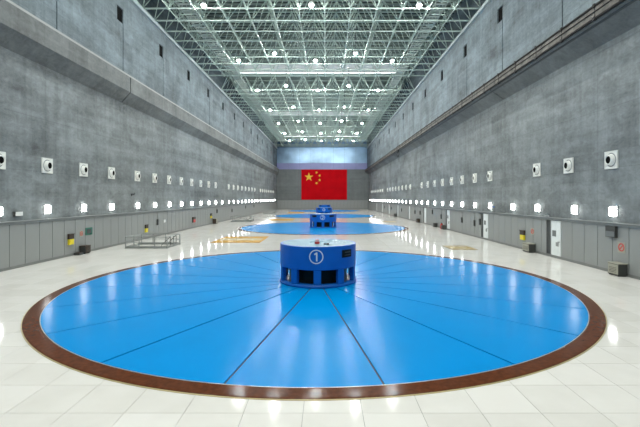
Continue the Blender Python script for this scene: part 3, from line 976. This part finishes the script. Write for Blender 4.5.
outlet(1, 49.9, 1.45, 'dark wall box above the red fire extinguisher')
floor_cabinet(1, 51.9, 'small dark cabinet on the floor left of the red extinguisher', 0.6, 0.5, 0.4, 'dark_metal', 'dark_metal')
outlet(1, 54.0, 1.9, 'dark wall box high on right panels right of the fourth white door')
floor_cabinet(1, 61.5, 'dark cabinet on the floor left of the fourth white door', 0.8, 0.6, 0.45, 'dark_metal', 'sign_brown')
outlet(1, 61.0, 1.5, 'dark wall box above the cabinet left of the fourth white door')
outlet(1, 64.5, 1.5, 'dark wall box midway between the fourth and fifth white doors')
floor_cabinet(1, 81.5, 'dark cabinet on the floor beside the sixth white door', 0.9, 0.6, 0.45, 'sign_brown', 'dark_metal')
for yy, w0 in ((76.0, 'sixth'), (88.0, 'seventh'), (98.5, 'eighth')):
    outlet(1, yy, 1.5, 'dark wall box on right panels just before the %s white door' % w0)
t = thing('pipe_bracket', 'small pipe stub with blue cap on the right ledge above the second white door', 'pipe', (PR - 0.02, 34.3, 2.54))
obj('stub', MB().tube((0, 0, 0), (0, 0, 0.42), 0.05, 8).tube((0, 0, 0.12), (0, 0.5, 0.12), 0.04, 8), 'rail', t)
obj('cap', MB().tube((0, 0, 0.42), (0, 0, 0.52), 0.07, 8), 'drum', t)
t = thing('cable_bracket', 'small cable bracket on the right ledge above the nearest white door', 'bracket', (PR - 0.02, 26.0, 2.54))
obj('stub', MB().tube((0, -0.25, 0.06), (0, 0.35, 0.06), 0.045, 8).box(-0.05, 0.05, -0.05, 0.05, 0, 0.2), 'rail', t)

# ------------------------------------------------------------------ floor hatches and guard rails
def hatch_plate(x0, x1, y0, y1, label, mat, mid, group):
    t = thing('floor_hatch', label, 'floor hatch', ((x0 + x1) / 2, (y0 + y1) / 2, 0.001), 0, group)
    a, b_ = (x1 - x0) / 2, (y1 - y0) / 2
    f = 0.22
    obj('frame', MB().box(-a, a, -b_, -b_ + f, 0, 0.02).box(-a, a, b_ - f, b_, 0, 0.02).box(-a, -a + f, -b_ + f, b_ - f, 0, 0.02).box(a - f, a, -b_ + f, b_ - f, 0, 0.02), mat, t)
    ny = 3
    hy = (2 * b_ - 2 * f) / ny
    for i in range(2):
        for j in range(ny):
            xa = -a + f + i * (a - f)
            ya_ = -b_ + f + j * hy
            obj('hatch_leaf', MB().box(xa + 0.012, xa + a - f - 0.012, ya_ + 0.012, ya_ + hy - 0.012, 0, 0.016), mid if j == 1 else mat, t)
for k, w0 in enumerate(('nearest', 'second', 'third')):
    hatch_plate(-9.75, -5.55, 33.6 + PITCH * k, 39.0 + PITCH * k, '%s gold-ochre floor hatch left of the generators' % w0, 'gold', 'gold_glint' if k == 0 else 'gold', 'gold floor hatches')
    if k < 2: hatch_plate(9.2, 11.1, 29.1 + PITCH * k, 31.5 + PITCH * k, '%s small olive-gold floor hatch by the right wall' % w0, 'olive', 'gold_glint', 'olive floor hatches')
def railing(x0, x1, y0, y1, label):
    t = thing('guard_rail', label, 'railing', ((x0 + x1) / 2, (y0 + y1) / 2, 0.001), 0, 'stair-well guard rails')
    a, b_ = (x1 - x0) / 2, (y1 - y0) / 2
    hh = 0.85
    posts = [(-a, -b_), (-0.35 * a, -b_), (0.4 * a, -b_), (a, -b_), (a, 0), (a, b_), (0.25 * a, b_), (-0.4 * a, b_), (-a, b_), (-a, 0)]
    pme = MB().box(-0.03, 0.03, -0.03, 0.03, 0, hh).box(-0.07, 0.07, -0.07, 0.07, 0, 0.015).mesh('post', 'rail')
    for p in posts: link('post', pme, t, (p[0], p[1], 0))
    loop = [(-a, -b_), (a, -b_), (a, b_), (-a, b_)]
    for (p, q) in zip(loop, loop[1:] + loop[:1]):
        if p == (a, -b_) : pass
        obj('top_rail', MB().tube((p[0], p[1], hh), (q[0], q[1], hh), 0.035, 8), 'rail', t)
        obj('middle_rail', MB().tube((p[0], p[1], 0.45), (q[0], q[1], 0.45), 0.022, 6), 'rail', t)
        if abs(p[1] - q[1]) < 0.01: obj('toe_board', MB().box(p[0], q[0], p[1] - 0.012, p[1] + 0.012, 0.01, 0.17), 'rail', t)
        else: obj('toe_board', MB().box(p[0] - 0.012, p[0] + 0.012, p[1], q[1], 0.01, 0.17), 'rail', t)
    for yy in (-0.2 * b_, 0.7 * b_):
        obj('stair_rail', MB().tube((0.45 * a, yy, 0.12), (0.9 * a, yy, 0.80), 0.025, 6).tube((0.9 * a, yy, 0.0), (0.9 * a, yy, 0.80), 0.025, 6).tube((0.45 * a, yy, 0.0), (0.45 * a, yy, 0.12), 0.025, 6), 'rail_dark', t)
for k, w0 in enumerate(('nearest', 'second', 'farthest')):
    railing(-14.95, -11.85, 29.8 + PITCH * k, 32.4 + PITCH * k, '%s grey steel guard rail around a stair well, left side' % w0)
